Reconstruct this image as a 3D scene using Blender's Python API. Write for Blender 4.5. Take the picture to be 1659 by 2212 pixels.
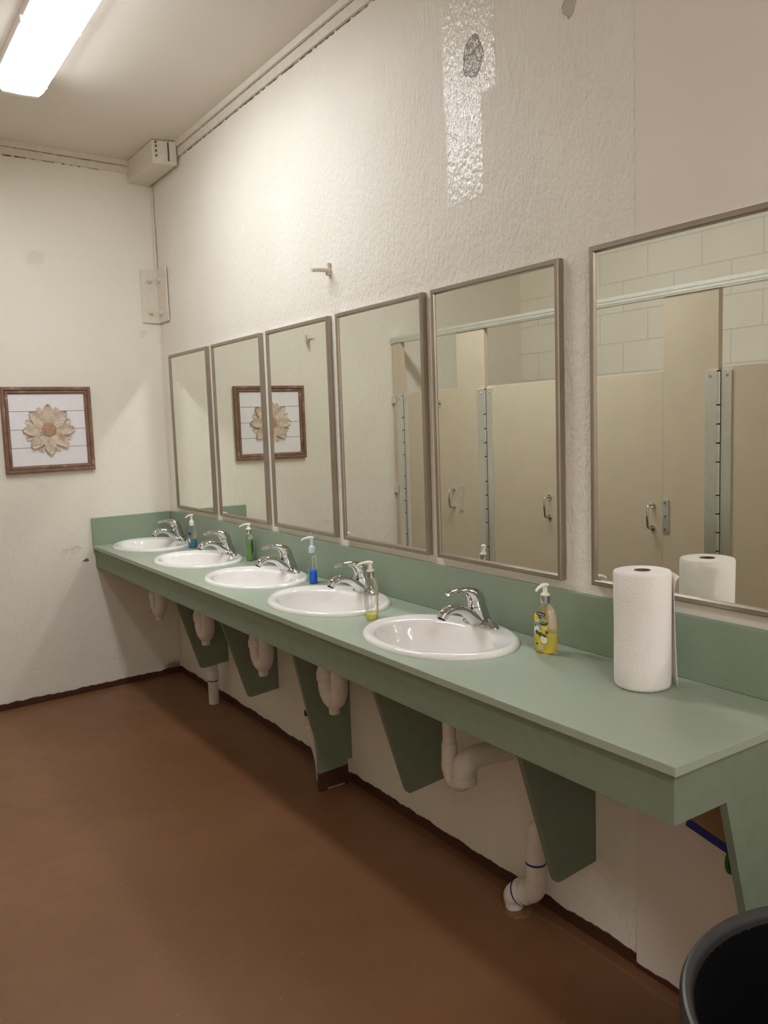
import bpy, bmesh, math, random
from mathutils import Vector, Matrix

# ------------------------------------------------------------------ scene, camera, light
scene = bpy.context.scene
for o in list(bpy.data.objects):
    bpy.data.objects.remove(o)
COL = scene.collection
random.seed(7)

K = -0.0725                       # the far wall is a little out of square: x = K*y
CEIL = 3.066
cam_data = bpy.data.cameras.new('camera')
cam_data.sensor_fit = 'HORIZONTAL'
cam_data.sensor_width = 36.0
cam_data.lens = 1804.13 * 36.0 / 1659.0
cam_data.clip_start = 0.02
cam = bpy.data.objects.new('camera', cam_data)
COL.objects.link(cam)
Rv = Vector((0.554175, 0.831709, -0.033911))
Uv = Vector((-0.070353, 0.087392, 0.993687))
Fv = Vector((-0.829422, 0.54829, -0.106944))
cam.matrix_world = Matrix(((Rv.x, Uv.x, -Fv.x, 4.99759), (Rv.y, Uv.y, -Fv.y, -1.73860),
                           (Rv.z, Uv.z, -Fv.z, 1.51616), (0, 0, 0, 1)))
scene.camera = cam

world = bpy.data.worlds.new('world')
world.use_nodes = True
world.node_tree.nodes['Background'].inputs[0].default_value = (0.9, 0.85, 0.78, 1)
world.node_tree.nodes['Background'].inputs[1].default_value = 0.0
scene.world = world
LAMP_STRENGTH = 42.0
LAMP_SIDE_STRENGTH = 7.5
SECOND_LAMP_STRENGTH = 80.0
LAMP_COLOR = (0.94, 1.0, 1.05)

vs = scene.view_settings
scene.display_settings.display_device = 'sRGB'
vs.view_transform = 'Standard'
vs.look = 'None'
vs.gamma = 1.0
vs.use_curve_mapping = False
vs.exposure = -0.1
cy = scene.cycles
cy.max_bounces = 14
cy.diffuse_bounces = 7
cy.glossy_bounces = 6
cy.transmission_bounces = 10
cy.transparent_max_bounces = 16
cy.caustics_reflective = True
cy.caustics_refractive = True
cy.sample_clamp_indirect = 0.0
cy.blur_glossy = 0.0
cy.use_denoising = True


# ------------------------------------------------------------------ materials
def lin(c):
    return tuple(((v / 255.0) / 12.92 if v / 255.0 <= 0.04045 else ((v / 255.0 + 0.055) / 1.055) ** 2.4) for v in c) + (1.0,)


class NT:
    def __init__(self, name):
        self.m = bpy.data.materials.new(name)
        self.m.use_nodes = True
        self.t = self.m.node_tree
        self.b = self.t.nodes['Principled BSDF']
        self.out = self.t.nodes['Material Output']

    def n(self, kind, **kw):
        nd = self.t.nodes.new(kind)
        for k, v in kw.items():
            if k.startswith('i_'):
                nd.inputs[k[2:].replace('_', ' ')].default_value = v
            else:
                setattr(nd, k, v)
        return nd

    def l(self, a, b):
        self.t.links.new(a, b)

    def pos(self):
        g = self.n('ShaderNodeNewGeometry')
        return g.outputs['Position']

    def obj(self):
        return self.n('ShaderNodeTexCoord').outputs['Object']

    def noise(self, vec, scale, detail=3.0, rough=0.5, stretch=None):
        if stretch:
            mp = self.n('ShaderNodeMapping')
            mp.inputs['Scale'].default_value = stretch
            self.l(vec, mp.inputs['Vector'])
            vec = mp.outputs[0]
        nd = self.n('ShaderNodeTexNoise')
        nd.inputs['Scale'].default_value = scale
        nd.inputs['Detail'].default_value = detail
        nd.inputs['Roughness'].default_value = rough
        self.l(vec, nd.inputs['Vector'])
        return nd.outputs['Fac']

    def ramp(self, fac, stops):
        r = self.n('ShaderNodeValToRGB')
        els = r.color_ramp.elements
        while len(els) < len(stops):
            els.new(0.5)
        for e, (p, c) in zip(els, stops):
            e.position = p
            e.color = c
        self.l(fac, r.inputs[0])
        return r.outputs[0]

    def math(self, op, a, b=None, c=None, clamp=False):
        nd = self.n('ShaderNodeMath', operation=op, use_clamp=clamp)
        for i, v in enumerate((a, b, c)):
            if v is None:
                continue
            if isinstance(v, (int, float)):
                nd.inputs[i].default_value = v
            else:
                self.l(v, nd.inputs[i])
        return nd.outputs[0]

    def mix(self, fac, a, b):
        nd = self.n('ShaderNodeMix', data_type='RGBA')
        for i, v in ((0, fac), (6, a), (7, b)):
            if isinstance(v, (int, float, tuple)):
                nd.inputs[i].default_value = v
            else:
                self.l(v, nd.inputs[i])
        return nd.outputs[2]

    def bump(self, h, strength, dist, normal=None):
        nd = self.n('ShaderNodeBump')
        if isinstance(strength, (int, float)):
            nd.inputs['Strength'].default_value = strength
        else:
            self.l(strength, nd.inputs['Strength'])
        nd.inputs['Distance'].default_value = dist
        self.l(h, nd.inputs['Height'])
        if normal:
            self.l(normal, nd.inputs['Normal'])
        return nd.outputs[0]

    def set(self, **kw):
        for k, v in kw.items():
            self.b.inputs[k.replace('_', ' ')].default_value = v


def simple(name, col, rough=0.5, metal=0.0, var=0.04, scale=30.0, bump=0.0, bscale=200.0, bdist=0.001, **kw):
    m = NT(name)
    c = lin(col)
    f = m.noise(m.obj(), scale, 4.0)
    lo = tuple(max(0, v * (1 - var)) for v in c[:3]) + (1,)
    hi = tuple(min(1, v * (1 + var)) for v in c[:3]) + (1,)
    m.l(m.ramp(f, [(0.3, lo), (0.7, hi)]), m.b.inputs['Base Color'])
    m.set(Roughness=rough, Metallic=metal)
    for k, v in kw.items():
        m.b.inputs[k.replace('_', ' ')].default_value = v
    if bump:
        m.l(m.bump(m.noise(m.obj(), bscale, 2.0), bump, bdist), m.b.inputs['Normal'])
    return m.m


WALL = (224, 215, 199)


def blob(m, x, z, px, pz, rx, rz, soft=0.35):
    """1 inside an ellipse around (px,pz), 0 outside, with a ragged edge."""
    dx = m.math('DIVIDE', m.math('SUBTRACT', x, px), rx)
    dz = m.math('DIVIDE', m.math('SUBTRACT', z, pz), rz)
    d = m.math('ADD', m.math('MULTIPLY', dx, dx), m.math('MULTIPLY', dz, dz))
    return m.math('DIVIDE', m.math('SUBTRACT', 1.0, d), soft, clamp=True)


def box_mask(m, x, z, x0, x1, z0, z1, wob, s=0.01):
    a = m.math('MINIMUM', m.math('SUBTRACT', x, x0), m.math('SUBTRACT', x1, x))
    b = m.math('MINIMUM', m.math('SUBTRACT', z, z0), m.math('SUBTRACT', z1, z))
    d = m.math('ADD', m.math('MINIMUM', a, b), wob)
    return m.math('DIVIDE', d, s, clamp=True)


def mat_wall_right():
    m = NT('textured_wall_paint')
    p = m.pos()
    sp = m.n('ShaderNodeSeparateXYZ')
    m.l(p, sp.inputs[0])
    x, z = sp.outputs[0], sp.outputs[2]
    n_big = m.noise(p, 2.5, 4)
    n_fine = m.noise(p, 75.0, 3, 0.55, (1.0, 1.0, 0.6))
    n_mid = m.noise(p, 22.0, 4, 0.6, (1.0, 1.0, 0.5))
    n_edge = m.noise(p, 30.0, 4, 0.6)
    base = m.ramp(n_big, [(0.3, lin((226, 219, 207))), (0.7, lin((232, 226, 215)))])
    # glossy repainted patch with a cream edge
    wob = m.math('MULTIPLY', m.math('SUBTRACT', n_edge, 0.5), 0.05)
    wobr = m.math('MULTIPLY', m.math('SUBTRACT', n_edge, 0.5), 0.012)
    p1 = box_mask(m, x, z, 2.79, 3.05, 2.49, 2.82, wobr)
    p2 = box_mask(m, x, z, 2.80, 2.985, 2.19, 2.55, wobr)
    patch = m.math('MAXIMUM', p1, p2)
    # hole of bare plaster, small chips
    hole = m.math('MULTIPLY', blob(m, m.math('ADD', x, wob), m.math('ADD', z, wob), 2.945, 2.612, 0.048, 0.062, 0.12), 1.0)
    hole2 = blob(m, m.math('ADD', x, wob), m.math('ADD', z, wob), 3.34, 2.595, 0.024, 0.03, 0.2)
    hole3 = blob(m, m.math('ADD', x, wob), m.math('ADD', z, wob), 3.44, 2.73, 0.03, 0.025, 0.2)
    hole = m.math('MAXIMUM', m.math('MULTIPLY', m.math('MAXIMUM', hole2, hole3), 0.6), hole)
    specks = m.ramp(m.noise(p, 55.0, 1, 0.4), [(0.80, (0, 0, 0, 1)), (0.83, (1, 1, 1, 1))])
    col = m.mix(m.math('MULTIPLY', specks, 0.3), base, lin((120, 108, 92)))
    col = m.mix(hole, col, lin((150, 138, 118)))
    # under the counter the paint is older
    m.l(col, m.b.inputs['Base Color'])
    h = m.math('ADD', m.math('MULTIPLY', n_fine, 0.75), m.math('MULTIPLY', n_mid, 0.9))
    h = m.math('SUBTRACT', h, m.math('MULTIPLY', hole, 1.6))
    h = m.math('ADD', h, m.math('MULTIPLY', patch, 0.15))
    ramp_x = m.math('DIVIDE', m.math('SUBTRACT', x, 0.2), 2.2, clamp=True)
    low = m.math('SUBTRACT', 1.0, m.math('DIVIDE', m.math('SUBTRACT', 1.3, z), 0.4, clamp=True))
    st = m.math('ADD', m.math('MULTIPLY', m.math('MULTIPLY', ramp_x, 0.6), m.math('ADD', 0.35, m.math('MULTIPLY', low, 0.65))), 0.22)
    m.l(m.bump(h, st, 0.010), m.b.inputs['Normal'])
    m.l(m.math('SUBTRACT', 0.62, m.math('MULTIPLY', patch, 0.40)), m.b.inputs['Roughness'])
    m.l(m.math('ADD', 0.35, m.math('MULTIPLY', patch, 0.45)), m.b.inputs['Specular IOR Level'])
    return m.m


def mat_wall_far():
    m = NT('far_wall_paint')
    p = m.pos()
    sp = m.n('ShaderNodeSeparateXYZ')
    m.l(p, sp.inputs[0])
    y, z = sp.outputs[1], sp.outputs[2]
    base = m.ramp(m.noise(p, 1.7, 4), [(0.3, lin((226, 219, 205))), (0.7, lin((232, 226, 213)))])
    wob = m.math('MULTIPLY', m.math('SUBTRACT', m.noise(p, 35, 4, 0.7), 0.5), 0.07)
    yy, zz = m.math('ADD', y, wob), m.math('ADD', z, wob)
    c1 = blob(m, yy, zz, -0.544, 0.775, 0.022, 0.012, 0.5)
    chips = m.math('MAXIMUM', blob(m, yy, zz, -0.60, 0.845, 0.03, 0.02, 0.6), blob(m, yy, zz, -0.66, 0.84, 0.02, 0.02, 0.6))
    chips = m.math('MAXIMUM', chips, blob(m, yy, zz, -0.70, 2.47, 0.05, 0.04, 0.6))
    chips = m.math('MAXIMUM', chips, blob(m, yy, zz, -0.11, 2.09, 0.015, 0.02, 0.6))
    col = m.mix(c1, base, lin((120, 110, 96)))
    col = m.mix(m.math('MULTIPLY', chips, 0.12), col, lin((150, 140, 120)))
    # grime that gathers just above the floor paint near the corner
    g = m.math('MULTIPLY', m.math('DIVIDE', m.math('SUBTRACT', 0.085, zz), 0.03, clamp=True),
               m.math('DIVIDE', m.math('ADD', y, 0.13), 0.05, clamp=True))
    col = m.mix(m.math('MULTIPLY', g, 0.7), col, lin((90, 72, 55)))
    m.l(col, m.b.inputs['Base Color'])
    h = m.math('ADD', m.math('MULTIPLY', m.noise(p, 60, 3), 0.4), m.noise(p, 14, 5, 0.62))
    h = m.math('SUBTRACT', h, m.math('MULTIPLY', m.math('MAXIMUM', chips, c1), 0.7))
    m.l(m.bump(h, 0.5, 0.010), m.b.inputs['Normal'])
    m.set(Roughness=0.6)
    m.b.inputs['Specular IOR Level'].default_value = 0.3
    return m.m


def mat_smooth_wall():
    m = NT('smooth_wall_paint')
    p = m.pos()
    m.l(m.ramp(m.noise(p, 2.0, 3), [(0.3, lin((224, 214, 204))), (0.7, lin((229, 220, 210)))]), m.b.inputs['Base Color'])
    m.l(m.bump(m.noise(p, 40, 3), 0.08, 0.005), m.b.inputs['Normal'])
    m.set(Roughness=0.6)
    return m.m


def mat_block():
    m = NT('painted_block_wall')
    p = m.pos()
    sp = m.n('ShaderNodeSeparateXYZ')
    m.l(p, sp.inputs[0])
    cb = m.n('ShaderNodeCombineXYZ')
    m.l(m.math('ADD', sp.outputs[0], 0.02), cb.inputs[0])
    m.l(m.math('ADD', sp.outputs[2], 0.01), cb.inputs[1])
    br = m.n('ShaderNodeTexBrick')
    br.inputs['Scale'].default_value = 1.0
    br.inputs['Mortar Size'].default_value = 0.004
    br.inputs['Mortar Smooth'].default_value = 0.3
    br.inputs['Brick Width'].default_value = 0.4
    br.inputs['Row Height'].default_value = 0.2
    m.l(cb.outputs[0], br.inputs['Vector'])
    base = m.ramp(m.noise(p, 3.0, 3), [(0.3, lin((240, 233, 219))), (0.7, lin((245, 239, 226)))])
    m.l(m.mix(m.math('MULTIPLY', br.outputs['Fac'], 0.18), base, lin((150, 140, 122))), m.b.inputs['Base Color'])
    h = m.math('ADD', m.math('MULTIPLY', br.outputs['Fac'], -1.0), m.math('MULTIPLY', m.noise(p, 70, 3), 0.25))
    m.l(m.bump(h, 0.6, 0.006), m.b.inputs['Normal'])
    m.set(Roughness=0.65)
    return m.m


def mat_ceiling():
    m = NT('ceiling_paint')
    p = m.pos()
    m.l(m.ramp(m.noise(p, 1.5, 3), [(0.3, lin((216, 206, 194))), (0.7, lin((220, 211, 199)))]), m.b.inputs['Base Color'])
    m.l(m.bump(m.noise(p, 90, 2), 0.1, 0.002), m.b.inputs['Normal'])
    m.set(Roughness=0.55)
    return m.m


def mat_floor():
    m = NT('brown_floor_paint')
    p = m.pos()
    big = m.noise(p, 1.3, 5, 0.6)
    med = m.noise(p, 9.0, 4, 0.6)
    base = m.ramp(big, [(0.3, lin((118, 79, 51))), (0.55, lin((126, 86, 57))), (0.75, lin((134, 94, 65)))])
    base = m.mix(m.math('MULTIPLY', med, 0.25), base, lin((112, 70, 46)))
    fleck = m.ramp(m.noise(p, 60.0, 1, 0.3), [(0.795, (0, 0, 0, 1)), (0.81, (1, 1, 1, 1))])
    col = m.mix(m.math('MULTIPLY', fleck, 0.5), base, lin((180, 160, 140)))
    # grey scuff line that follows the mirror wall some 8 cm out
    sp = m.n('ShaderNodeSeparateXYZ')
    m.l(p, sp.inputs[0])
    ln = m.math('ADD', sp.outputs[1], 0.05)
    ln = m.math('ADD', ln, m.math('MULTIPLY', m.math('SUBTRACT', m.noise(p, 5, 3), 0.5), 0.05))
    scuff = m.math('SUBTRACT', 1.0, m.math('DIVIDE', m.math('ABSOLUTE', ln), 0.007, clamp=True))
    scuff = m.math('MULTIPLY', scuff, m.math('MULTIPLY', m.noise(p, 14, 4, 0.7), 0.6))
    col = m.mix(scuff, col, lin((150, 128, 112)))
    m.l(col, m.b.inputs['Base Color'])
    m.l(m.ramp(med, [(0.2, (0.33,) * 3 + (1,)), (0.8, (0.5,) * 3 + (1,))]), m.b.inputs['Roughness'])
    h = m.math('ADD', m.noise(p, 14, 4), m.math('MULTIPLY', m.noise(p, 170, 2), 0.15))
    m.l(m.bump(h, 0.25, 0.006), m.b.inputs['Normal'])
    m.b.inputs['Specular IOR Level'].default_value = 0.4
    return m.m


def mat_emit(name, color, strength):
    m = NT(name)
    m.set(Roughness=0.4)
    m.b.inputs['Base Color'].default_value = (0.8, 0.78, 0.75, 1)
    m.b.inputs['Emission Color'].default_value = color + (1,)
    m.b.inputs['Emission Strength'].default_value = strength
    return m.m


def mat_glass(name, tint, rough=0.03, gloss=0.12):
    """thin clear plastic: see-through with a fresnel sheen"""
    m = NT(name)
    m.t.nodes.remove(m.b)
    tr = m.n('ShaderNodeBsdfTransparent')
    tr.inputs[0].default_value = tint
    gl = m.n('ShaderNodeBsdfGlossy')
    gl.inputs['Roughness'].default_value = rough
    lw = m.n('ShaderNodeLayerWeight')
    lw.inputs[0].default_value = 0.45
    f = m.math('ADD', m.math('MULTIPLY', lw.outputs['Fresnel'], 0.45), gloss * 0.3, clamp=True)
    mx = m.n('ShaderNodeMixShader')
    m.l(f, mx.inputs[0])
    m.l(tr.outputs[0], mx.inputs[1])
    m.l(gl.outputs[0], mx.inputs[2])
    m.l(mx.outputs[0], m.out.inputs['Surface'])
    return m.m


def mat_liquid(name, col, dens=0.5):
    m = NT(name)
    m.set(Roughness=0.04, IOR=1.2)
    m.b.inputs['Base Color'].default_value = lin(col)
    m.b.inputs['Transmission Weight'].default_value = dens
    return m.m


def mat_frame_metal():
    m = NT('mirror_frame_steel')
    p = m.pos()
    f = m.noise(p, 7, 2, 0.5)
    m.l(m.ramp(f, [(0.3, lin((160, 149, 135))), (0.7, lin((170, 160, 146)))]), m.b.inputs['Base Color'])
    m.l(m.ramp(m.noise(p, 12, 2), [(0.3, (0.30,) * 3 + (1,)), (0.7, (0.36,) * 3 + (1,))]), m.b.inputs['Roughness'])
    m.set(Metallic=0.85)
    return m.m


def mat_laminate(name, col):
    m = NT(name)
    p = m.pos()
    c = lin(col)
    f = m.noise(p, 380, 2, 0.5)
    g = m.noise(p, 4, 3)
    a = m.ramp(f, [(0.35, tuple(v * 0.93 for v in c[:3]) + (1,)), (0.65, tuple(min(1, v * 1.07) for v in c[:3]) + (1,))])
    m.l(m.mix(m.math('MULTIPLY', g, 0.12), a, tuple(v * 0.85 for v in c[:3]) + (1,)), m.b.inputs['Base Color'])
    m.set(Roughness=0.42)
    m.b.inputs['Specular IOR Level'].default_value = 0.45
    return m.m


def mat_picture_wood():
    m = NT('weathered_brown_wood')
    p = m.obj()
    f = m.noise(p, 20, 5, 0.6, (6, 1, 1))
    col = m.ramp(f, [(0.25, lin((104, 74, 58))), (0.6, lin((140, 106, 86))), (0.78, lin((196, 176, 158)))])
    m.l(col, m.b.inputs['Base Color'])
    m.set(Roughness=0.6)
    return m.m


def mat_petal():
    m = NT('whitewashed_tan_wood')
    p = m.obj()
    f = m.noise(p, 30, 4, 0.6)
    m.l(m.ramp(f, [(0.3, lin((172, 144, 120))), (0.5, lin((206, 188, 170))), (0.8, lin((224, 212, 196)))]), m.b.inputs['Base Color'])
    m.set(Roughness=0.6)
    return m.m


def mat_paper():
    m = NT('quilted_paper')
    p = m.obj()
    m.b.inputs['Base Color'].default_value = lin((238, 232, 228))
    vo = m.n('ShaderNodeTexVoronoi')
    vo.inputs['Scale'].default_value = 150
    m.l(p, vo.inputs['Vector'])
    h = m.math('ADD', m.math('MULTIPLY', vo.outputs['Distance'], 0.6), m.noise(p, 25, 3))
    m.l(m.bump(h, 0.4, 0.003), m.b.inputs['Normal'])
    m.set(Roughness=0.9)
    m.b.inputs['Subsurface Weight'].default_value = 0.05
    return m.m


def mat_pipe():
    m = NT('painted_pvc')
    p = m.pos()
    m.l(m.ramp(m.noise(p, 25, 4), [(0.3, lin((212, 202, 192))), (0.7, lin((226, 217, 208)))]), m.b.inputs['Base Color'])
    m.set(Roughness=0.4)
    return m.m


M = dict(
    wall_right=mat_wall_right(), wall_far=mat_wall_far(), wall_smooth=mat_smooth_wall(), block=mat_block(),
    ceiling=mat_ceiling(), floor=mat_floor(),
    trimpaint=simple('trim_paint', (216, 207, 192), 0.5, var=0.05, bump=0.2),
    crack=simple('dark_crack', (92, 78, 62), 0.9, var=0.3, scale=60),
    basebrown=simple('brown_base_paint', (74, 42, 30), 0.45, var=0.12, scale=20, bump=0.3, bscale=30),
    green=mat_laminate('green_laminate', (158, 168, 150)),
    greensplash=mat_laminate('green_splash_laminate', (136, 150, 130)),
    greenpaint=simple('green_bracket_paint', (120, 132, 111), 0.55, var=0.05),
    porcelain=simple('white_porcelain', (238, 234, 230), 0.08, var=0.01, Coat_Weight=0.3),
    chrome=simple('chrome', (206, 206, 206), 0.06, 1.0, var=0.01),
    dark=simple('dark_rubber', (30, 28, 26), 0.6),
    frame=mat_frame_metal(),
    mirror=simple('mirror_glass', (238, 240, 231), 0.0, 1.0, var=0.004),
    partition=simple('tan_partition_laminate', (212, 198, 176), 0.45, var=0.03, scale=8, bump=0.05),
    partedge=simple('dark_partition_edge', (150, 134, 110), 0.5),
    alum=simple('anodised_aluminium', (222, 222, 218), 0.34, 0.8, var=0.04),
    pipe=mat_pipe(), primer=simple('purple_primer', (60, 48, 130), 0.5, var=0.1),
    wood=mat_picture_wood(), petal=mat_petal(),
    petalcore=simple('worn_tan_wood', (176, 140, 110), 0.6, var=0.15, scale=40),
    board=simple('white_board', (232, 228, 230), 0.6, var=0.02),
    paper=mat_paper(), core=simple('brown_cardboard', (128, 92, 74), 0.9),
    black=simple('black_plastic', (3, 3, 4), 0.8, var=0.1, Specular_IOR_Level=0.15),
    blackrim=simple('black_rim_plastic', (48, 46, 46), 0.38, var=0.1),
    whiteplastic=simple('cream_plastic', (238, 234, 220), 0.3, var=0.01),
    bluishplastic=simple('pale_blue_plastic', (205, 226, 232), 0.3, var=0.01),
    clear=mat_glass('clear_plastic', (0.985, 0.985, 0.975, 1)),
    yellowliq=mat_liquid('yellow_soap', (255, 240, 110), 0.5),
    paleliq=mat_liquid('pale_yellow_soap', (250, 242, 150), 0.6),
    blueliq=mat_liquid('blue_soap', (0, 130, 255), 0.2),
    tealliq=mat_liquid('teal_soap', (90, 165, 205), 0.4),
    greenliq=mat_liquid('green_soap', (160, 205, 120), 0.5),
    emit=mat_emit('lamp_diffuser', LAMP_COLOR, LAMP_STRENGTH),
    emit_side=mat_emit('lamp_side_diffuser', LAMP_COLOR, LAMP_SIDE_STRENGTH),
    emit2=mat_emit('second_lamp_diffuser', LAMP_COLOR, SECOND_LAMP_STRENGTH),
    lampwhite=simple('lamp_white_acrylic', (240, 232, 228), 0.35, var=0.01),
    navy=simple('navy_print', (34, 44, 110), 0.4), whiteprint=simple('white_print', (240, 238, 232), 0.4),
    yellowprint=simple('yellow_print', (232, 196, 50), 0.4, var=0.08), leafprint=simple('leaf_green_print', (40, 92, 44), 0.4, var=0.15),
    lime=simple('lime_print', (110, 170, 40), 0.4, var=0.2), tanprint=simple('ochre_print', (214, 180, 84), 0.4, var=0.1),
    blackprint=simple('dark_print', (30, 34, 28), 0.5), blueprint=simple('blue_print', (40, 92, 170), 0.4),
    bluetrim=simple('blue_trim', (26, 34, 128), 0.45), greentrim=simple('green_cord', (40, 110, 40), 0.6),
    boxbrown=simple('brown_box_board', (142, 112, 80), 0.8),
)


# ------------------------------------------------------------------ mesh helpers
def obj(name, bm, mat, parent=None, smooth=False, loc=None, bevel=0.0, angle=40):
    bmesh.ops.recalc_face_normals(bm, faces=bm.faces)
    me = bpy.data.meshes.new(name)
    bm.to_mesh(me)
    bm.free()
    mats = mat if isinstance(mat, (list, tuple)) else [mat]
    for mm in mats:
        me.materials.append(mm)
    if smooth:
        me.polygons.foreach_set('use_smooth', [True] * len(me.polygons))
        try:
            me.set_sharp_from_angle(angle=math.radians(angle))
        except Exception:
            pass
    o = bpy.data.objects.new(name, me)
    COL.objects.link(o)
    if parent:
        o.parent = parent
    if loc:
        o.location = loc
    if bevel:
        md = o.modifiers.new('bevel', 'BEVEL')
        md.width = bevel
        md.segments = 2
        md.limit_method = 'ANGLE'
        md.angle_limit = math.radians(35)
    return o


def tag(o, label, cat, group=None):
    o['label'] = label
    o['category'] = cat
    if group:
        o['group'] = group
    return o


def thing(name, label, cat, loc=(0, 0, 0), rotz=0.0, group=None):
    o = bpy.data.objects.new(name, None)
    o.empty_display_size = 0.05
    COL.objects.link(o)
    o.location = loc
    o.rotation_euler = (0, 0, rotz)
    return tag(o, label, cat, group)


def struct(name, bm, mat, **kw):
    o = obj(name, bm, mat, **kw)
    o['kind'] = 'structure'
    return o


def B(x0, x1, y0, y1, z0, z1, bm=None, mi=0):
    bm = bm or bmesh.new()
    vs_ = [bm.verts.new((x, y, z)) for z in (z0, z1) for y in (y0, y1) for x in (x0, x1)]
    for f in ((0, 1, 3, 2), (4, 6, 7, 5), (0, 4, 5, 1), (2, 3, 7, 6), (0, 2, 6, 4), (1, 5, 7, 3)):
        fc = bm.faces.new([vs_[i] for i in f])
        fc.material_index = mi
    return bm


def prism(pts, axis, a, b, bm=None):
    """extrude a 2-D outline along an axis; pts are the other two coordinates in order"""
    bm = bm or bmesh.new()

    def mk(p, t):
        if axis == 'x':
            return (t, p[0], p[1])
        if axis == 'y':
            return (p[0], t, p[1])
        return (p[0], p[1], t)
    A = [bm.verts.new(mk(p, a)) for p in pts]
    C = [bm.verts.new(mk(p, b)) for p in pts]
    bm.faces.new(A)
    bm.faces.new(C[::-1])
    n = len(pts)
    for i in range(n):
        bm.faces.new((A[i], C[i], C[(i + 1) % n], A[(i + 1) % n]))
    return bm


def catmull(pts, n=6):
    P = [Vector(p) for p in pts]
    P = [P[0] * 2 - P[1]] + P + [P[-1] * 2 - P[-2]]
    out = []
    for i in range(1, len(P) - 2):
        a, b, c, d = P[i - 1:i + 3]
        for k in range(n):
            t = k / n
            out.append(0.5 * ((2 * b) + (c - a) * t + (2 * a - 5 * b + 4 * c - d) * t * t + (3 * b - a - 3 * c + d) * t ** 3))
    out.append(P[-2])
    return out


def sweep(path, radii, bm=None, seg=20, side=None, cap=True):
    """tube through path; radii are numbers or (across, along-normal) pairs; side fixes the 'across' direction"""
    bm = bm or bmesh.new()
    P = [Vector(p) for p in path]
    rings = []
    prev = None
    for i, p in enumerate(P):
        t = (P[min(i + 1, len(P) - 1)] - P[max(i - 1, 0)]).normalized()
        if side is not None:
            s = Vector(side)
            s = (s - t * s.dot(t)).normalized()
        else:
            s = prev if prev is not None else (Vector((0, 0, 1)) if abs(t.z) < 0.9 else Vector((1, 0, 0)))
            s = (s - t * s.dot(t)).normalized()
            prev = s
        nn = t.cross(s)
        r = radii[i] if isinstance(radii, (list, tuple)) else radii
        ra, rb = (r if isinstance(r, (list, tuple)) else (r, r))
        rings.append([bm.verts.new(p + s * (ra * math.cos(2 * math.pi * k / seg)) + nn * (rb * math.sin(2 * math.pi * k / seg))) for k in range(seg)])
    for a, b in zip(rings, rings[1:]):
        for k in range(seg):
            bm.faces.new((a[k], a[(k + 1) % seg], b[(k + 1) % seg], b[k]))
    if cap:
        bm.faces.new(rings[0][::-1])
        bm.faces.new(rings[-1])
    return bm


def interp(vals, n):
    out = []
    for i in range(len(vals) - 1):
        for k in range(n):
            t = k / n
            a, b = vals[i], vals[i + 1]
            if isinstance(a, tuple):
                out.append(tuple(a[j] * (1 - t) + b[j] * t for j in range(2)))
            else:
                out.append(a * (1 - t) + b * t)
    out.append(vals[-1])
    return out


def tube(pts, radii, n=6, **kw):
    P = catmull(pts, n)
    if isinstance(radii, (list, tuple)) and isinstance(radii[0], (list, tuple, float, int)) and len(radii) == len(pts):
        R = interp([tuple(r) if isinstance(r, (list, tuple)) else r for r in radii], n)
    else:
        R = [radii] * len(P)
    return sweep(P, R, **kw)


def lathe(prof, bm=None, seg=40, cx=0, cy=0, sx=1, sy=1, expo=2.0, close=False):
    """prof: list of (r, z); r may be a pair (rx, ry); expo > 2 gives a squarer section"""
    bm = bm or bmesh.new()
    rings = []
    for r, z in prof:
        rx, ry = r if isinstance(r, (tuple, list)) else (r * sx, r * sy)
        if rx < 1e-6 and ry < 1e-6:
            rings.append([bm.verts.new((cx, cy, z))])
            continue
        ring = []
        for k in range(seg):
            a = 2 * math.pi * k / seg
            c, s = math.cos(a), math.sin(a)
            ring.append(bm.verts.new((cx + rx * math.copysign(abs(c) ** (2 / expo), c), cy + ry * math.copysign(abs(s) ** (2 / expo), s), z)))
        rings.append(ring)
    for a, b in zip(rings, rings[1:]):
        for k in range(seg):
            k2 = (k + 1) % seg
            if len(a) == 1 and len(b) == 1:
                continue
            if len(a) == 1:
                bm.faces.new((a[0], b[k2], b[k]))
            elif len(b) == 1:
                bm.faces.new((a[k], a[k2], b[0]))
            else:
                bm.faces.new((a[k], a[k2], b[k2], b[k]))
    if close:
        if len(rings[0]) > 1:
            bm.faces.new(rings[0][::-1])
        if len(rings[-1]) > 1:
            bm.faces.new(rings[-1])
    return bm


def dup(root, loc=None, rotz=None, label=None):
    r = root.copy()
    COL.objects.link(r)
    if loc is not None:
        r.location = loc
    if rotz is not None:
        r.rotation_euler = (0, 0, rotz)
    if label:
        r['label'] = label
    for ch in list(root.children):
        c = ch.copy()
        COL.objects.link(c)
        c.parent = r
        for g in ch.children:
            d = g.copy()
            COL.objects.link(d)
            d.parent = c
    return r


def text_mesh(body, size, fn, depth=0.0, align='CENTER', sx=1.0):
    cu = bpy.data.curves.new('lettering', 'FONT')
    cu.body = body
    cu.size = size
    cu.align_x = align
    cu.align_y = 'CENTER'
    cu.resolution_u = 3
    o = bpy.data.objects.new('lettering', cu)
    COL.objects.link(o)
    dg = bpy.context.evaluated_depsgraph_get()
    me = bpy.data.meshes.new_from_object(o.evaluated_get(dg))
    bm = bmesh.new()
    bm.from_mesh(me)
    for v in bm.verts:
        v.co = Vector(fn(v.co.x * sx, v.co.y))
    bpy.data.objects.remove(o)
    bpy.data.curves.remove(cu)
    bpy.data.meshes.remove(me)
    return bm


# ------------------------------------------------------------------ room shell
YB = -2.775          # block wall behind the stalls
XN = 7.6             # wall behind the camera
SEAM = 3.56          # joint between textured wall and smooth panel


def farx(y):
    return K * y


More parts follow.
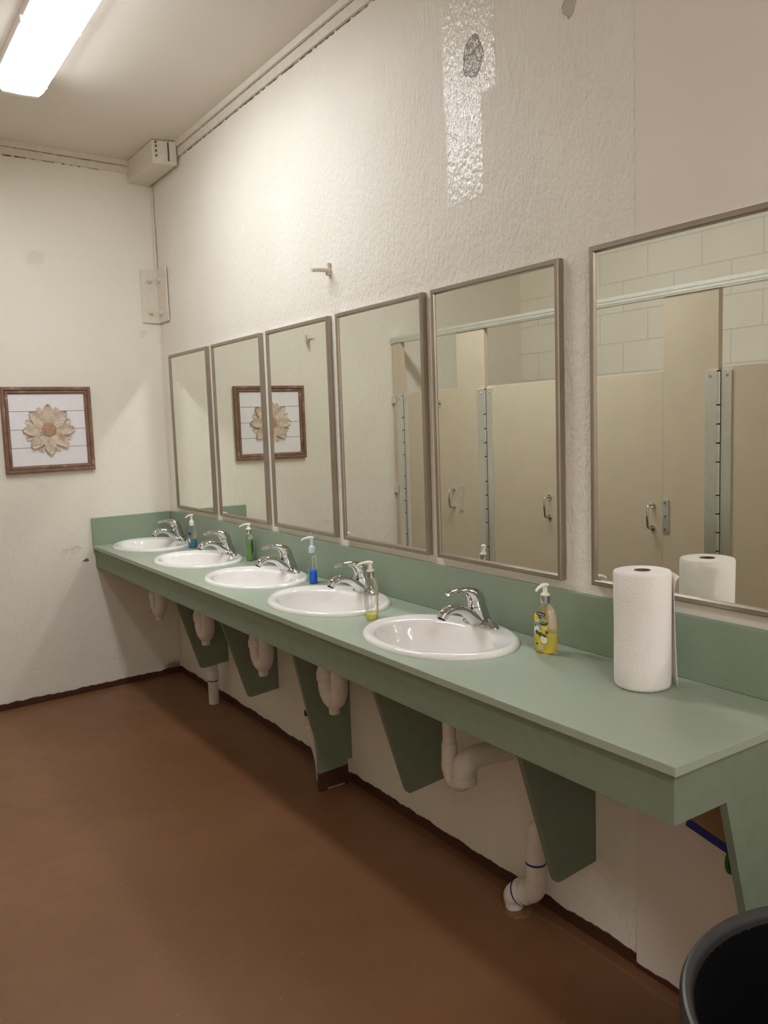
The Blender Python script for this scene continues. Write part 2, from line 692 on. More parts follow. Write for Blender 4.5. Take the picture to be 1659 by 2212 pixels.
bm = bmesh.new()
fl = [bm.verts.new(p) for p in ((farx(0), 0.15, 0), (XN, 0.15, 0), (XN, YB - 0.15, 0), (farx(YB - 0.15) - 0.1, YB - 0.15, 0))]
bm.faces.new(fl)
r = bmesh.ops.extrude_face_region(bm, geom=bm.faces[:])
for v in r['geom']:
    if isinstance(v, bmesh.types.BMVert):
        v.co.z = -0.1
struct('floor', bm, M['floor'])
bm = prism([(-0.1, 0.15), (XN, 0.15), (XN, YB - 0.15), (farx(YB) - 0.1, YB - 0.15)], 'z', CEIL, CEIL + 0.1)
struct('ceiling', bm, M['ceiling'])
struct('wall_right', B(-0.05, SEAM, 0.0, 0.15, 0, CEIL), M['wall_right'])
struct('wall_right', B(SEAM, XN, -0.004, 0.15, 0, CEIL), M['wall_smooth'])
bm = prism([(0, 0), (-0.15, 0), (farx(YB) - 0.15, YB - 0.15), (farx(YB), YB - 0.15)], 'z', 0, CEIL)
struct('wall_far', bm, M['wall_far'])
struct('wall_left', B(farx(YB) - 0.01, XN, YB - 0.15, YB, 0, CEIL), M['block'])
struct('wall_near', B(XN, XN + 0.15, YB - 0.15, 0.15, 0, CEIL), M['wall_smooth'])


def ragged_strip(name, p0, p1, nrm, h, t, n, amp):
    """thin floor-paint strip on a wall with an uneven top edge"""
    bm = bmesh.new()
    p0, p1, nrm = Vector(p0), Vector(p1), Vector(nrm)
    rows = []
    val = 0
    for i in range(n + 1):
        val = val * 0.8 + random.uniform(-amp, amp)
        q = p0.lerp(p1, i / n)
        rows.append([bm.verts.new(q), bm.verts.new(q + nrm * t), bm.verts.new(q + nrm * t + Vector((0, 0, h + val))), bm.verts.new(q + Vector((0, 0, h + val + 0.002)))])
    for a, b in zip(rows, rows[1:]):
        for k in range(3):
            bm.faces.new((a[k], a[k + 1], b[k + 1], b[k]))
    return struct(name, bm, M['basebrown'])


ragged_strip('baseboard_right', (0.0, 0, 0), (SEAM, 0, 0), (0, -1, 0), 0.036, 0.004, 320, 0.0028)
ragged_strip('baseboard_right', (SEAM, -0.004, 0), (5.6, -0.004, 0), (0, -1, 0), 0.012, 0.004, 160, 0.0022)
ragged_strip('baseboard_far', (farx(-2.77), -2.77, 0), (0, 0, 0), (1, K, 0), 0.034, 0.004, 260, 0.0026)

# two-step moulding under the ceiling on both walls, with the dirty joints between the boards
bm = B(0, 6.2, -0.012, 0, CEIL - 0.072, CEIL - 0.031)
B(0, 6.2, -0.026, 0, CEIL - 0.029, CEIL, bm)
struct('trim_1', bm, M['trimpaint'])
bm = prism([(farx(YB), YB), (0, 0), (0.012, 0), (farx(YB) + 0.012, YB)], 'z', CEIL - 0.066, CEIL - 0.029)
prism([(farx(YB), YB), (0, 0), (0.026, 0), (farx(YB) + 0.026, YB)], 'z', CEIL - 0.027, CEIL, bm)
struct('trim_2', bm, M['trimpaint'])


def crack_line(name, p0, p1, n, half, amp, gap=0.25):
    bm = bmesh.new()
    p0, p1 = Vector(p0), Vector(p1)
    pr = None
    for i in range(n + 1):
        q = p0.lerp(p1, i / n) + Vector((0, 0, random.uniform(-amp, amp)))
        w = half * random.uniform(0.3, 1.5)
        cur = (q + Vector((0, 0, w)), q - Vector((0, 0, w)))
        if pr and random.random() > gap:
            bm.faces.new([bm.verts.new(v) for v in (pr[0], cur[0], cur[1], pr[1])])
        pr = cur
    return struct(name, bm, M['crack'])


crack_line('trim_3', (0.45, -0.0008, CEIL - 0.0745), (4.2, -0.0008, CEIL - 0.0745), 220, 0.0026, 0.0012, 0.15)
crack_line('trim_4', (0.45, -0.0128, CEIL - 0.030), (4.2, -0.0128, CEIL - 0.030), 160, 0.0011, 0.0003, 0.12)
crack_line('trim_5', (farx(-2.2) + 0.0008, -2.2, CEIL - 0.069), (farx(-0.3) + 0.0008, -0.3, CEIL - 0.069), 130, 0.0020, 0.001, 0.4)
crack_line('trim_6', (farx(-2.2) + 0.0132, -2.2, CEIL - 0.028), (farx(-0.14) + 0.0132, -0.14, CEIL - 0.028), 120, 0.0014, 0.0006, 0.2)
# bead of caulk running up the corner
bm = tube([(0.006, -0.004, 0.04), (0.007, -0.005, 1.1), (0.006, -0.004, 2.15), (0.012, -0.010, 2.5), (0.006, -0.006, 2.94)], 0.0065, n=10, seg=8)
struct('trim_7', bm, M['trimpaint'], smooth=True)

# boxed beam end in the corner
bt = thing('beam_box', 'white painted box at the ceiling in the corner of the far wall', 'box', (0.24, -0.08, CEIL - 0.12))
bm = prism([(-0.245, 0.062), (0.235, 0.062), (0.215, -0.066), (-0.245, -0.070)], 'z', 0.0, 0.118)
obj('casing', bm, M['trimpaint'], bt, bevel=0.003)
bm = B(0.213, 0.222, -0.068, 0.0645, -0.004, 0.006)
B(0.220, 0.238, 0.02, 0.055, 0.012, 0.115, bm)
obj('end_flange', bm, M['trimpaint'], bt)
for z in (0.03, 0.055, 0.08, 0.1):
    obj('nail_mark', B(0.2195, 0.2358, -0.052, -0.048, z, z + 0.009), M['crack'], bt)
obj('joint_gap', B(0.222, 0.236, 0.014, 0.017, 0.012, 0.11), M['crack'], bt)

# painted steel angle plate bolted into the corner
pl = thing('corner_plate', 'white painted steel angle plate bolted in the wall corner', 'bracket', (0.01, -0.006, 2.15))
bm = B(0.0, 0.008, -0.106, 0.0, 0.0, 0.31)
B(0.0, 0.165, -0.008, 0.0, 0.0, 0.31, bm)
obj('plate', bm, M['trimpaint'], pl, bevel=0.001)
for yy_, zz_, ax in ((-0.062, 0.06, 0), (-0.062, 0.245, 0), (0.062, 0.055, 1), (0.062, 0.245, 1)):
    if ax == 0:
        bm = sweep([(0.008, yy_, zz_), (0.012, yy_, zz_)], 0.020, seg=18)
        sweep([(0.012, yy_, zz_), (0.022, yy_, zz_)], 0.013, bm, seg=6)
        sweep([(0.022, yy_, zz_), (0.034, yy_, zz_)], 0.006, bm, seg=10)
    else:
        bm = sweep([(yy_, -0.008, zz_), (yy_, -0.012, zz_)], 0.020, seg=18)
        sweep([(yy_, -0.012, zz_), (yy_, -0.022, zz_)], 0.013, bm, seg=6)
        sweep([(yy_, -0.022, zz_), (yy_, -0.034, zz_)], 0.006, bm, seg=10)
    obj('bolt', bm, M['trimpaint'], pl, smooth=True)


# pegs cast into the wall
def peg(loc, rot, label):
    t = thing('wall_peg', label, 'peg', loc, rot, 'painted wall pegs')
    bm = B(-0.013, 0.010, -0.016, 0.0, -0.020, 0.030)
    obj('mount', bm, M['trimpaint'], t, bevel=0.004)
    bm = tube([(0, 0, 0), (0, -0.04, 0.0), (0, -0.085, -0.004)], [(0.012, 0.009), (0.012, 0.009), (0.010, 0.008)], side=(1, 0, 0))
    obj('stub', bm, M['trimpaint'], t, smooth=True)


peg((2.035, 0.0, 2.127), 0, 'cream painted stub sticking out of the wall above the mirrors')
peg((farx(-0.99), -0.99, 2.075), math.radians(90) - 0.07, 'small painted peg on the far wall seen in the third mirror')

# ------------------------------------------------------------------ counter
H = 0.86
TH = 0.021
DL, DR = 0.500, 0.478
LX = 4.044
SINKS = [0.3066, 1.0227, 1.7009, 2.3300, 3.0056]
SY = -0.238
SA, SB = 0.2805, 0.2105


def fronty(x):
    return -(DL + (DR - DL) * x / LX)


counter = thing('vanity_counter', 'long green laminate wash counter with five white sinks along the wall', 'counter', (0, 0, 0))
bm = bmesh.new()


def loop_edges(pts):
    v = [bm.verts.new((p[0], p[1], H)) for p in pts]
    return [bm.edges.new((v[i], v[(i + 1) % len(v)])) for i in range(len(v))]


ed = loop_edges([(farx(fronty(0)), fronty(0)), (LX, -DR), (LX, -0.001), (0.0, -0.001)])
for cx in SINKS:
    ed += loop_edges([(cx + (SA - 0.014) * math.cos(2 * math.pi * k / 64), SY + (SB - 0.014) * math.sin(2 * math.pi * k / 64)) for k in range(64)])
bmesh.ops.triangle_fill(bm, edges=ed, use_beauty=True, use_dissolve=False)
r = bmesh.ops.extrude_face_region(bm, geom=bm.faces[:])
for v in r['geom']:
    if isinstance(v, bmesh.types.BMVert):
        v.co.z = H - TH
obj('countertop', bm, M['green'], counter, bevel=0.0022)

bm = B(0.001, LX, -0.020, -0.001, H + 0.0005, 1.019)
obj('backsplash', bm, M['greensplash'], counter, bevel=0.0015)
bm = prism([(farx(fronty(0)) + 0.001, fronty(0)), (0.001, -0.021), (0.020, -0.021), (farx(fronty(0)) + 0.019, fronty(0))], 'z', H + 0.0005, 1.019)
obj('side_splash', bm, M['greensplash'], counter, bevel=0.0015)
bm = prism([(0.035, fronty(0) + 0.012), (LX - 0.012, -DR + 0.012), (LX - 0.012, -DR + 0.031), (0.035, fronty(0) + 0.031)], 'z', 0.735, H - TH - 0.0005)
obj('front_apron', bm, M['greenpaint'], counter, bevel=0.001)
bm = prism([(-DR + 0.012, H - TH - 0.001), (-0.005, H - TH - 0.001), (-0.005, 0.0), (-0.185, 0.0), (-0.188, 0.25), (-0.235, 0.487), (-0.303, 0.736), (-DR + 0.012, 0.736)], 'x', LX - 0.031, LX - 0.0115)
obj('end_leg', bm, M['greenpaint'], counter, bevel=0.001)


def bracket(x, floor=False):
    if not floor:
        pts = [(-0.001, 0.835), (-0.001, 0.240), (-0.146, 0.226), (-0.158, 0.230), (-0.166, 0.245), (-0.317, 0.735), (-0.348, 0.835)]
    else:
        pts = [(-0.001, 0.835), (-0.001, 0.107), (-0.022, 0.107), (-0.022, 0.086), (-0.161, 0.077), (-0.161, 0.17), (-0.170, 0.24), (-0.186, 0.29), (-0.283, 0.735), (-0.305, 0.835)]
    bm = prism(pts, 'x', x - 0.020, x)
    o = obj('support_bracket', bm, M['greenpaint'], counter, bevel=0.001)
    if floor:
        bm = prism([(-0.022, 0.0), (-0.161, 0.0), (-0.161, 0.0765), (-0.022, 0.0855)], 'x', x - 0.020, x)
        f = obj('painted_foot', bm, M['basebrown'], o)
        bm = sweep([(x, -0.085, 0.068), (x + 0.003, -0.085, 0.068)], 0.004, seg=12)
        obj('screw_head', bm, M['chrome'], o)
        bm = B(x, x + 0.006, -0.125, -0.045, 0.005, 0.010)
        obj('metal_foot_strip', bm, M['alum'], o)
    return o


for bx_ in (0.77, 1.383):
    bracket(bx_)
bracket(2.06, True)
for bx_ in (2.70, 3.413):
    bracket(bx_)


# ------------------------------------------------------------------ sinks
def make_sink(label):
    t = thing('sink', label, 'sink', (SINKS[0], SY, H), 0, 'white oval drop-in sinks')
    prof_o = []
    # outer rim, from the counter up and over into the bowl: (scale a, scale b, y shift, z)
    rows = [(SA, SB, 0, 0.0), (SA + 0.0005, SB + 0.0005, 0, 0.004), (SA - 0.002, SB - 0.002, 0, 0.009), (SA - 0.007, SB - 0.007, 0, 0.0135),
            (SA - 0.014, SB - 0.014, 0, 0.0155), (SA - 0.022, SB - 0.022, 0, 0.0145), (SA - 0.030, SB - 0.032, -0.002, 0.0115),
            (SA - 0.050, SB - 0.052, -0.018, 0.0100), (SA - 0.056, SB - 0.056, -0.021, 0.007), (SA - 0.062, SB - 0.061, -0.022, -0.002),
            (SA - 0.072, SB - 0.070, -0.022, -0.03), (SA - 0.092, SB - 0.084, -0.020, -0.075), (SA - 0.13, SB - 0.11, -0.015, -0.115),
            (SA - 0.18, SB - 0.145, -0.008, -0.140), (SA - 0.225, SB - 0.175, -0.002, -0.150), (0.030, 0.030, 0, -0.153), (0.022, 0.022, 0, -0.158)]
    bm = bmesh.new()
    rings = []
    seg = 72
    for a, b, sy, z in rows:
        rings.append([bm.verts.new((a * math.cos(2 * math.pi * k / seg), sy + b * math.sin(2 * math.pi * k / seg), z)) for k in range(seg)])
    for p, q in zip(rings, rings[1:]):
        for k in range(seg):
            bm.faces.new((p[k], p[(k + 1) % seg], q[(k + 1) % seg], q[k]))
    # underside
    und = [(SA - 0.016, SB - 0.016, 0, 0.0005), (SA - 0.03, SB - 0.03, -0.004, -0.012), (SA - 0.055, SB - 0.055, -0.018, -0.045),
           (SA - 0.08, SB - 0.07, -0.018, -0.09), (SA - 0.12, SB - 0.10, -0.012, -0.135), (SA - 0.18, SB - 0.14, -0.006, -0.162), (0.034, 0.034, 0, -0.172), (0.022, 0.022, 0, -0.172)]
    prev = rings[0]
    for a, b, sy, z in und:
        cur = [bm.verts.new((a * math.cos(2 * math.pi * k / seg), sy + b * math.sin(2 * math.pi * k / seg), z)) for k in range(seg)]
        for k in range(seg):
            bm.faces.new((prev[k], cur[k], cur[(k + 1) % seg], prev[(k + 1) % seg]))
        prev = cur
    for k in range(seg):
        bm.faces.new((prev[k], rings[-1][k], rings[-1][(k + 1) % seg], prev[(k + 1) % seg]))
    obj('basin', bm, M['porcelain'], t, smooth=True, angle=70)
    bm = lathe([(0.0, -0.1530), (0.012, -0.1525), (0.014, -0.1515), (0.020, -0.1510), (0.0285, -0.1500), (0.0295, -0.1520), (0.0215, -0.158), (0.0205, -0.19), (0.0, -0.19)], seg=28)
    obj('drain', bm, M['chrome'], t, smooth=True)
    bm = lathe([(0.0, -0.1515), (0.008, -0.1515), (0.010, -0.1525)], seg=20, cx=0.0)
    return t


def make_faucet(label):
    t = thing('faucet', label, 'faucet', (SINKS[0], SY + 0.166, H + 0.010), 0, 'chrome single-lever faucets')
    # oval base with a dome at both ends
    bm = bmesh.new()
    seg = 40
    n = 16
    rings = []
    rowsz = [(1.0, 0.0), (1.0, 0.004), (0.985, 0.006), (0.90, 0.012), (0.72, 0.020), (0.45, 0.027), (0.2, 0.030)]
    for s, z in rowsz:
        rings.append([bm.verts.new((0.083 * (s if s > 0.9 else s * 0.98) * math.copysign(abs(math.cos(2 * math.pi * k / seg)) ** 0.8, math.cos(2 * math.pi * k / seg)),
                                    0.026 * s * math.sin(2 * math.pi * k / seg), z)) for k in range(seg)])
    for p, q in zip(rings, rings[1:]):
        for k in range(seg):
            bm.faces.new((p[k], p[(k + 1) % seg], q[(k + 1) % seg], q[k]))
    bm.faces.new(rings[-1])
    bm.faces.new(rings[0][::-1])
    obj('base_plate', bm, M['chrome'], t, smooth=True)
    # leaning body
    bm = tube([(0, 0.004, 0.0), (0, 0.001, 0.02), (0, -0.006, 0.045), (0, -0.012, 0.068), (0, -0.014, 0.072)],
              [(0.037, 0.034), (0.033, 0.031), (0.0295, 0.0295), (0.0285, 0.0285), (0.0265, 0.0265)], side=(1, 0, 0), seg=28)
    obj('body', bm, M['chrome'], t, smooth=True)
    # arched spout
    bm = tube([(0, 0.0, 0.010), (0, -0.030, 0.030), (0, -0.062, 0.056), (0, -0.092, 0.067), (0, -0.120, 0.068), (0, -0.142, 0.058), (0, -0.153, 0.044)],
              [(0.032, 0.022), (0.026, 0.020), (0.020, 0.0160), (0.0175, 0.0140), (0.0180, 0.0145), (0.0185, 0.0165), (0.0165, 0.0145)], side=(1, 0, 0), seg=24)
    sp = obj('spout', bm, M['chrome'], t, smooth=True)
    bm = sweep([(0, -0.1528, 0.0445), (0, -0.1545, 0.0410)], 0.0115, seg=20)
    obj('aerator', bm, M['dark'], sp)
    # lever handle: dome over the body, arching forward to a flat paddle
    bm = tube([(0, -0.013, 0.070), (0, -0.018, 0.088), (0, -0.030, 0.104), (0, -0.052, 0.117), (0, -0.080, 0.122), (0, -0.105, 0.120), (0, -0.128, 0.116)],
              [(0.0295, 0.0295), (0.0290, 0.0280), (0.0250, 0.0225), (0.0170, 0.0130), (0.0120, 0.0080), (0.0130, 0.0068), (0.0110, 0.0050)], side=(1, 0, 0), seg=24)
    obj('handle', bm, M['chrome'], t, smooth=True)
    return t


PLACE = ['in the far corner by the side splash', 'second from the far corner', 'in the middle of the row', 'with the tall clear bottle at its right end', 'nearest the camera, beside the lemon soap']
FPL = ['on the sink in the far corner', 'on the second sink from the far corner', 'on the middle sink', 'on the fourth sink, behind the tall clear bottle', 'on the sink nearest the camera']
sink0 = make_sink('white oval sink in the green counter, ' + PLACE[0])
fau0 = make_faucet('chrome lever faucet ' + FPL[0])
for i in range(1, 5):
    dup(sink0, (SINKS[i], SY, H), label='white oval sink in the green counter, ' + PLACE[i])
    dup(fau0, (SINKS[i], SY + 0.166, H + 0.010), label='chrome lever faucet ' + FPL[i])


# ------------------------------------------------------------------ drain traps below
def make_trap(label):
    t = thing('drain_trap', label, 'pipe', (SINKS[0], SY, 0.40), 0, 'white drain traps under the counter')
    bm = tube([(0, 0.02, 0.272), (0, 0.03, 0.25), (0, 0.033, 0.20), (0, 0.033, 0.13)], 0.024, seg=20)
    obj('tailpiece', bm, M['pipe'], t, smooth=True)
    bm = tube([(0, 0.033, 0.215), (0, 0.033, 0.15), (-0.004, 0.033, 0.100), (-0.028, 0.033, 0.066), (-0.062, 0.033, 0.062), (-0.092, 0.033, 0.086), (-0.100, 0.033, 0.125), (-0.100, 0.034, 0.175), (-0.100, 0.050, 0.208), (-0.100, 0.090, 0.222), (-0.100, 0.236, 0.222)], 0.0325, seg=24)
    u = obj('bend', bm, M['pipe'], t, smooth=True)
    bm = lathe([(0.0, 0.130), (0.0365, 0.130), (0.0375, 0.135), (0.0375, 0.162), (0.0365, 0.167), (0.0, 0.167)], cx=-0.100, cy=0.033, seg=26)
    obj('coupling_nut', bm, M['pipe'], u, smooth=True)
    bm = lathe([(0.0, 0.010), (0.0195, 0.010), (0.021, 0.014), (0.022, 0.045), (0.0, 0.045)], seg=20, cx=-0.045, cy=0.033)
    obj('cleanout_plug', bm, M['pipe'], u, smooth=True)
    return t


TL = ['in the far corner', 'in front of the first green bracket', 'in front of the second bracket', 'in front of the long floor-standing bracket']
tr0 = make_trap('white drain trap under the counter, ' + TL[0])
for i in range(1, 4):
    dup(tr0, (SINKS[i], SY, 0.40), label='white drain trap under the counter, ' + TL[i])

t = thing('drain_trap', 'fat white elbow trap under the nearest sink between two green brackets', 'pipe', (SINKS[4], -0.2, 0.36), 0, 'white drain traps under the counter')
bm = tube([(0, -0.02, 0.31), (0, -0.012, 0.28), (0, -0.008, 0.22), (0, -0.008, 0.08)], 0.021, seg=20)
obj('tailpiece', bm, M['pipe'], t, smooth=True)
bm = tube([(0.0, -0.008, 0.16), (0.0, -0.008, 0.10), (0.004, -0.008, 0.085), (0.024, -0.006, 0.050), (0.050, -0.004, 0.050), (0.064, 0.0, 0.075), (0.066, 0.0, 0.095)], [0.024, 0.026, 0.030, 0.031, 0.031, 0.031, 0.031], seg=22)
obj('bend', bm, M['pipe'], t, smooth=True)
bm = tube([(0.066, -0.006, 0.062), (0.066, -0.004, 0.085), (0.067, 0.010, 0.114), (0.072, 0.050, 0.126), (0.080, 0.12, 0.122), (0.084, 0.165, 0.118)], [0.0375, 0.038, 0.038, 0.035, 0.032, 0.031], seg=24)
e = obj('elbow', bm, M['pipe'], t, smooth=True)
bm = tube([(0.066, -0.006, 0.052), (0.066, -0.006, 0.078)], 0.0405, seg=24)
obj('coupling_nut', bm, M['pipe'], e, smooth=True)
bm = tube([(0.0835, 0.160, 0.118), (0.088, 0.199, 0.117)], 0.024, seg=20)
obj('wall_stub', bm, M['pipe'], t, smooth=True)
bm = tube([(0.0854, 0.176, 0.1177), (0.0861, 0.182, 0.1176)], 0.0246, seg=20)
obj('primer_ring', bm, M['primer'], t)

# pipes that drop into the floor along the wall
t = thing('floor_pipe', 'white drain pipe dropping into the floor below the first green bracket', 'pipe', (0.71, -0.075, 0))
obj('riser', tube([(0, 0, 0.0), (0, 0, 0.10), (0, 0, 0.20), (0, 0.004, 0.27), (0, 0.04, 0.30), (0, 0.074, 0.30)], 0.028, seg=20), M['pipe'], t, smooth=True)
obj('coupling', lathe([(0.028, 0.135), (0.032, 0.138), (0.033, 0.18), (0.030, 0.186)], seg=24), M['pipe'], t, smooth=True)
obj('primer_ring', lathe([(0.0283, 0.128), (0.0293, 0.130), (0.0283, 0.134)], seg=24), M['primer'], t)
t = thing('floor_pipe', 'white stepped pipe with purple ring behind the long floor-standing bracket', 'pipe', (1.935, -0.105, 0))
obj('riser', tube([(0.02, 0, 0.0), (0.015, 0, 0.08), (0.0, 0, 0.14), (-0.025, 0, 0.20), (-0.035, 0, 0.28)], [0.013, 0.014, 0.020, 0.028, 0.026], seg=20), M['pipe'], t, smooth=True)
obj('coupling', tube([(-0.018, 0, 0.185), (-0.030, 0, 0.235)], 0.032, seg=20), M['pipe'], t, smooth=True)
obj('primer_ring', tube([(-0.034, 0, 0.275), (-0.036, 0, 0.295)], 0.0285, seg=20), M['primer'], t)
obj('wall_stub', tube([(-0.035, 0, 0.28), (-0.035, 0.01, 0.315), (-0.035, 0.05, 0.33), (-0.035, 0.104, 0.33)], 0.025, seg=20), M['pipe'], t, smooth=True)
t = thing('floor_pipe', 'white elbow pipe with purple rings entering the floor below the nearest bracket', 'pipe', (3.16, -0.078, 0))
obj('riser', tube([(0.0, -0.012, 0.0), (0.0, -0.012, 0.03), (0.004, -0.012, 0.052), (0.03, 0.0, 0.072), (0.06, 0.004, 0.085), (0.078, 0.006, 0.115), (0.080, 0.006, 0.17), (0.080, 0.006, 0.26)], [0.026, 0.030, 0.035, 0.036, 0.036, 0.034, 0.031, 0.029], seg=24), M['pipe'], t, smooth=True)
obj('coupling', tube([(0.022, -0.003, 0.066), (0.040, 0.001, 0.077)], 0.0405, seg=26), M['pipe'], t, smooth=True)
obj('primer_ring', tube([(0.014, -0.006, 0.0615), (0.017, -0.005, 0.0635)], 0.0385, seg=26), M['primer'], t)
obj('primer_ring', tube([(0.080, 0.006, 0.182), (0.080, 0.006, 0.189)], 0.0312, seg=26), M['primer'], t)
obj('wall_stub', tube([(0.080, 0.006, 0.25), (0.082, 0.012, 0.285), (0.09, 0.045, 0.30), (0.095, 0.077, 0.30)], 0.028, seg=20), M['pipe'], t, smooth=True)
bm = lathe([(0.055, 0.0005), (0.05, 0.006), (0.036, 0.012), (0.0, 0.012)], seg=20)
for v in bm.verts:
    v.co.x += random.uniform(-0.004, 0.004)
    v.co.y += random.uniform(-0.004, 0.004)
obj('grout_collar', bm, M['floor'], t)

# box under the near end of the counter
t = thing('storage_box', 'brown box with a blue bottom edge hanging under the near counter end', 'box', (3.788, -0.055, 0.528))
t.rotation_euler = (0, math.radians(12), 0)
obj('casing', B(0.0, 0.215, -0.045, 0.048, 0.018, 0.235), M['boxbrown'], t)
obj('bottom_band', B(-0.001, 0.216, -0.047, 0.048, 0.0, 0.022), M['bluetrim'], t, bevel=0.002)
obj('cord', tube([(0.115, -0.035, 0.006), (0.112, -0.035, -0.02), (0.120, -0.035, -0.045), (0.135, -0.035, -0.035), (0.145, -0.035, 0.006)], 0.006, seg=10), M['greentrim'], t, smooth=True)

# ------------------------------------------------------------------ mirrors
ML = [0.1534, 0.8065, 1.4606, 2.0932, 2.7216, 3.4201]
MR = [0.7357, 1.3969, 2.0313, 2.6732, 3.3086, 4.02]
MZ0, MZ1 = 1.0475, 1.9487
mlabels = ['metal-framed mirror in the far corner, showing only bare wall', 'metal-framed mirror reflecting the left part of the flower picture',
           'metal-framed mirror reflecting the right part of the flower picture', 'metal-framed mirror reflecting the first stall door hinge and side wall',
           'metal-framed mirror reflecting a coat hook and a whole stall door', 'large metal-framed mirror behind the paper towel roll']
for i in range(6):
    w = MR[i] - ML[i]
    z0 = MZ0 + (0.004 if i == 5 else 0)
    z1 = MZ1 + (0.008 if i == 5 else 0)
    h = z1 - z0
    t = thing('wall_mirror', mlabels[i], 'mirror', (ML[i], 0, z0), 0, 'framed mirrors along the wash counter')
    obj('mirror_glass', B(0.012, w - 0.012, -0.0152, -0.010, 0.012, h - 0.012), M['mirror'], t)
    # mitred frame with a small inner step
    bm = bmesh.new()
    sect = [(0.0, -0.001), (0.0, -0.0195), (0.003, -0.0222), (0.013, -0.0222), (0.0155, -0.0205), (0.0185, -0.0160), (0.0185, -0.010), (0.010, -0.009), (0.010, -0.001)]
    rings = []
    for d, y in sect:
        rings.append([bm.verts.new(p) for p in ((d, y, d), (w - d, y, d), (w - d, y, h - d), (d, y, h - d))])
    n = len(rings)
    for a in range(n):
        p, q = rings[a], rings[(a + 1) % n]
        for k in range(4):
            bm.faces.new((p[k], p[(k + 1) % 4], q[(k + 1) % 4], q[k]))
    fr = obj('frame', bm, M['frame'], t)
    bm = B(w * 0.62, w * 0.62 + 0.02, -0.0245, -0.021, 0.001, 0.006)
    if i in (2, 3, 4):
        obj('clip', bm, M['chrome'], t)
    if i < 5:
        obj('backing', B(0.011, w - 0.011, -0.0095, -0.001, 0.011, h - 0.011), M['crack'], t)

# ------------------------------------------------------------------ framed picture
PY = -0.699
PW, PH = 0.483, 0.4716
pic = thing('framed_picture', 'square brown framed picture with a carved wooden flower on white planks', 'picture', (farx(PY) + 0.002, PY, 1.5383), 0.0725 * -1)
pic.rotation_euler = (0, 0, math.atan(-K) * -1 + 0)
pic.rotation_euler = (0, 0, math.atan(-K))
# picture local frame: +x out of the wall, y to the right (towards the mirrors), z up


def pframe(bm, w, h, sect):
    rings = []
    for d, x in sect:
        rings.append([bm.verts.new(p) for p in ((x, -w / 2 + d, -h / 2 + d), (x, w / 2 - d, -h / 2 + d), (x, w / 2 - d, h / 2 - d), (x, -w / 2 + d, h / 2 - d))])
    n = len(rings)
    for a in range(n):
        p, q = rings[a], rings[(a + 1) % n]
        for k in range(4):
            bm.faces.new((p[k], p[(k + 1) % 4], q[(k + 1) % 4], q[k]))
    return bm


obj('outer_moulding', pframe(bmesh.new(), PW, PH, [(0.0, 0.0), (0.0, 0.020), (0.004, 0.024), (0.016, 0.024), (0.020, 0.019), (0.020, 0.0)]), M['wood'], pic)
obj('inner_moulding', pframe(bmesh.new(), PW, PH, [(0.0205, 0.0), (0.0205, 0.016), (0.023, 0.020), (0.032, 0.020), (0.037, 0.014), (0.0375, 0.0)]), M['wood'], pic)
bm = bmesh.new()
iw, ih = PW - 0.074, PH - 0.074
cutz = [-ih / 2, -0.098, 0.002, 0.102, ih / 2]
for a, b in zip(cutz, cutz[1:]):
    B(0.002, 0.008, -iw / 2, iw / 2, a + 0.001, b - 0.001, bm)
obj('plank_board', bm, M['board'], pic, bevel=0.0012)
obj('backing', B(0.0, 0.002, -iw / 2 - 0.01, iw / 2 + 0.01, -ih / 2 - 0.01, ih / 2 + 0.01), M['crack'], pic)
fl = obj('carved_flower', lathe([(0.0, 0.013), (0.03, 0.012), (0.038, 0.010), (0.040, 0.0)], seg=36), M['petalcore'], pic)


def petal(ang, r0, r1, w, x0, hgt, blunt=False):
    bm = bmesh.new()
    nu, nv = 10, 6
    g = []
    for i in range(nu + 1):
        u = i / nu
        if blunt:
            ww = w * (0.75 + 0.25 * math.sin(math.pi * u)) * (1 if u < 0.97 else 0.8)
        else:
            ww = w * (math.sin(math.pi * (u ** 0.95 * 0.80 + 0.20)) ** 0.62) + 0.0008
        rr = r0 + (r1 - r0) * u
        row = []
        for j in range(nv + 1):
            v = j / nv * 2 - 1
            hh = x0 + hgt * (0.55 + 0.45 * v * v) * (0.6 + 0.4 * u) - (0.0025 if j == nv // 2 else 0)
            q = (ww * v, rr)
            row.append(bm.verts.new((hh, q[0] * math.cos(ang) + q[1] * math.sin(ang), -q[0] * math.sin(ang) + q[1] * math.cos(ang))))
        g.append(row)
    for i in range(nu):
        for j in range(nv):
            bm.faces.new((g[i][j], g[i + 1][j], g[i + 1][j + 1], g[i][j + 1]))
    r = bmesh.ops.extrude_face_region(bm, geom=bm.faces[:])
    for v in r['geom']:
        if isinstance(v, bmesh.types.BMVert):
            v.co.x = x0 - 0.003
    return obj('petal', bm, M['petal'], fl, smooth=True, angle=50)


fl.rotation_euler = (0, 0, 0)
# carved core is lathed about z: turn its mesh so it faces out of the wall
for v in fl.data.vertices:
    v.co = Vector((v.co.z + 0.010, v.co.x, v.co.y))
for k in range(8):
    petal(k * math.pi / 4 + math.pi / 8, 0.075, 0.131, 0.0145, 0.0105, 0.004, True)
for k in range(8):
    petal(k * math.pi / 4, 0.036, 0.141, 0.0325, 0.0125, 0.012)

# ------------------------------------------------------------------ ceiling lamps


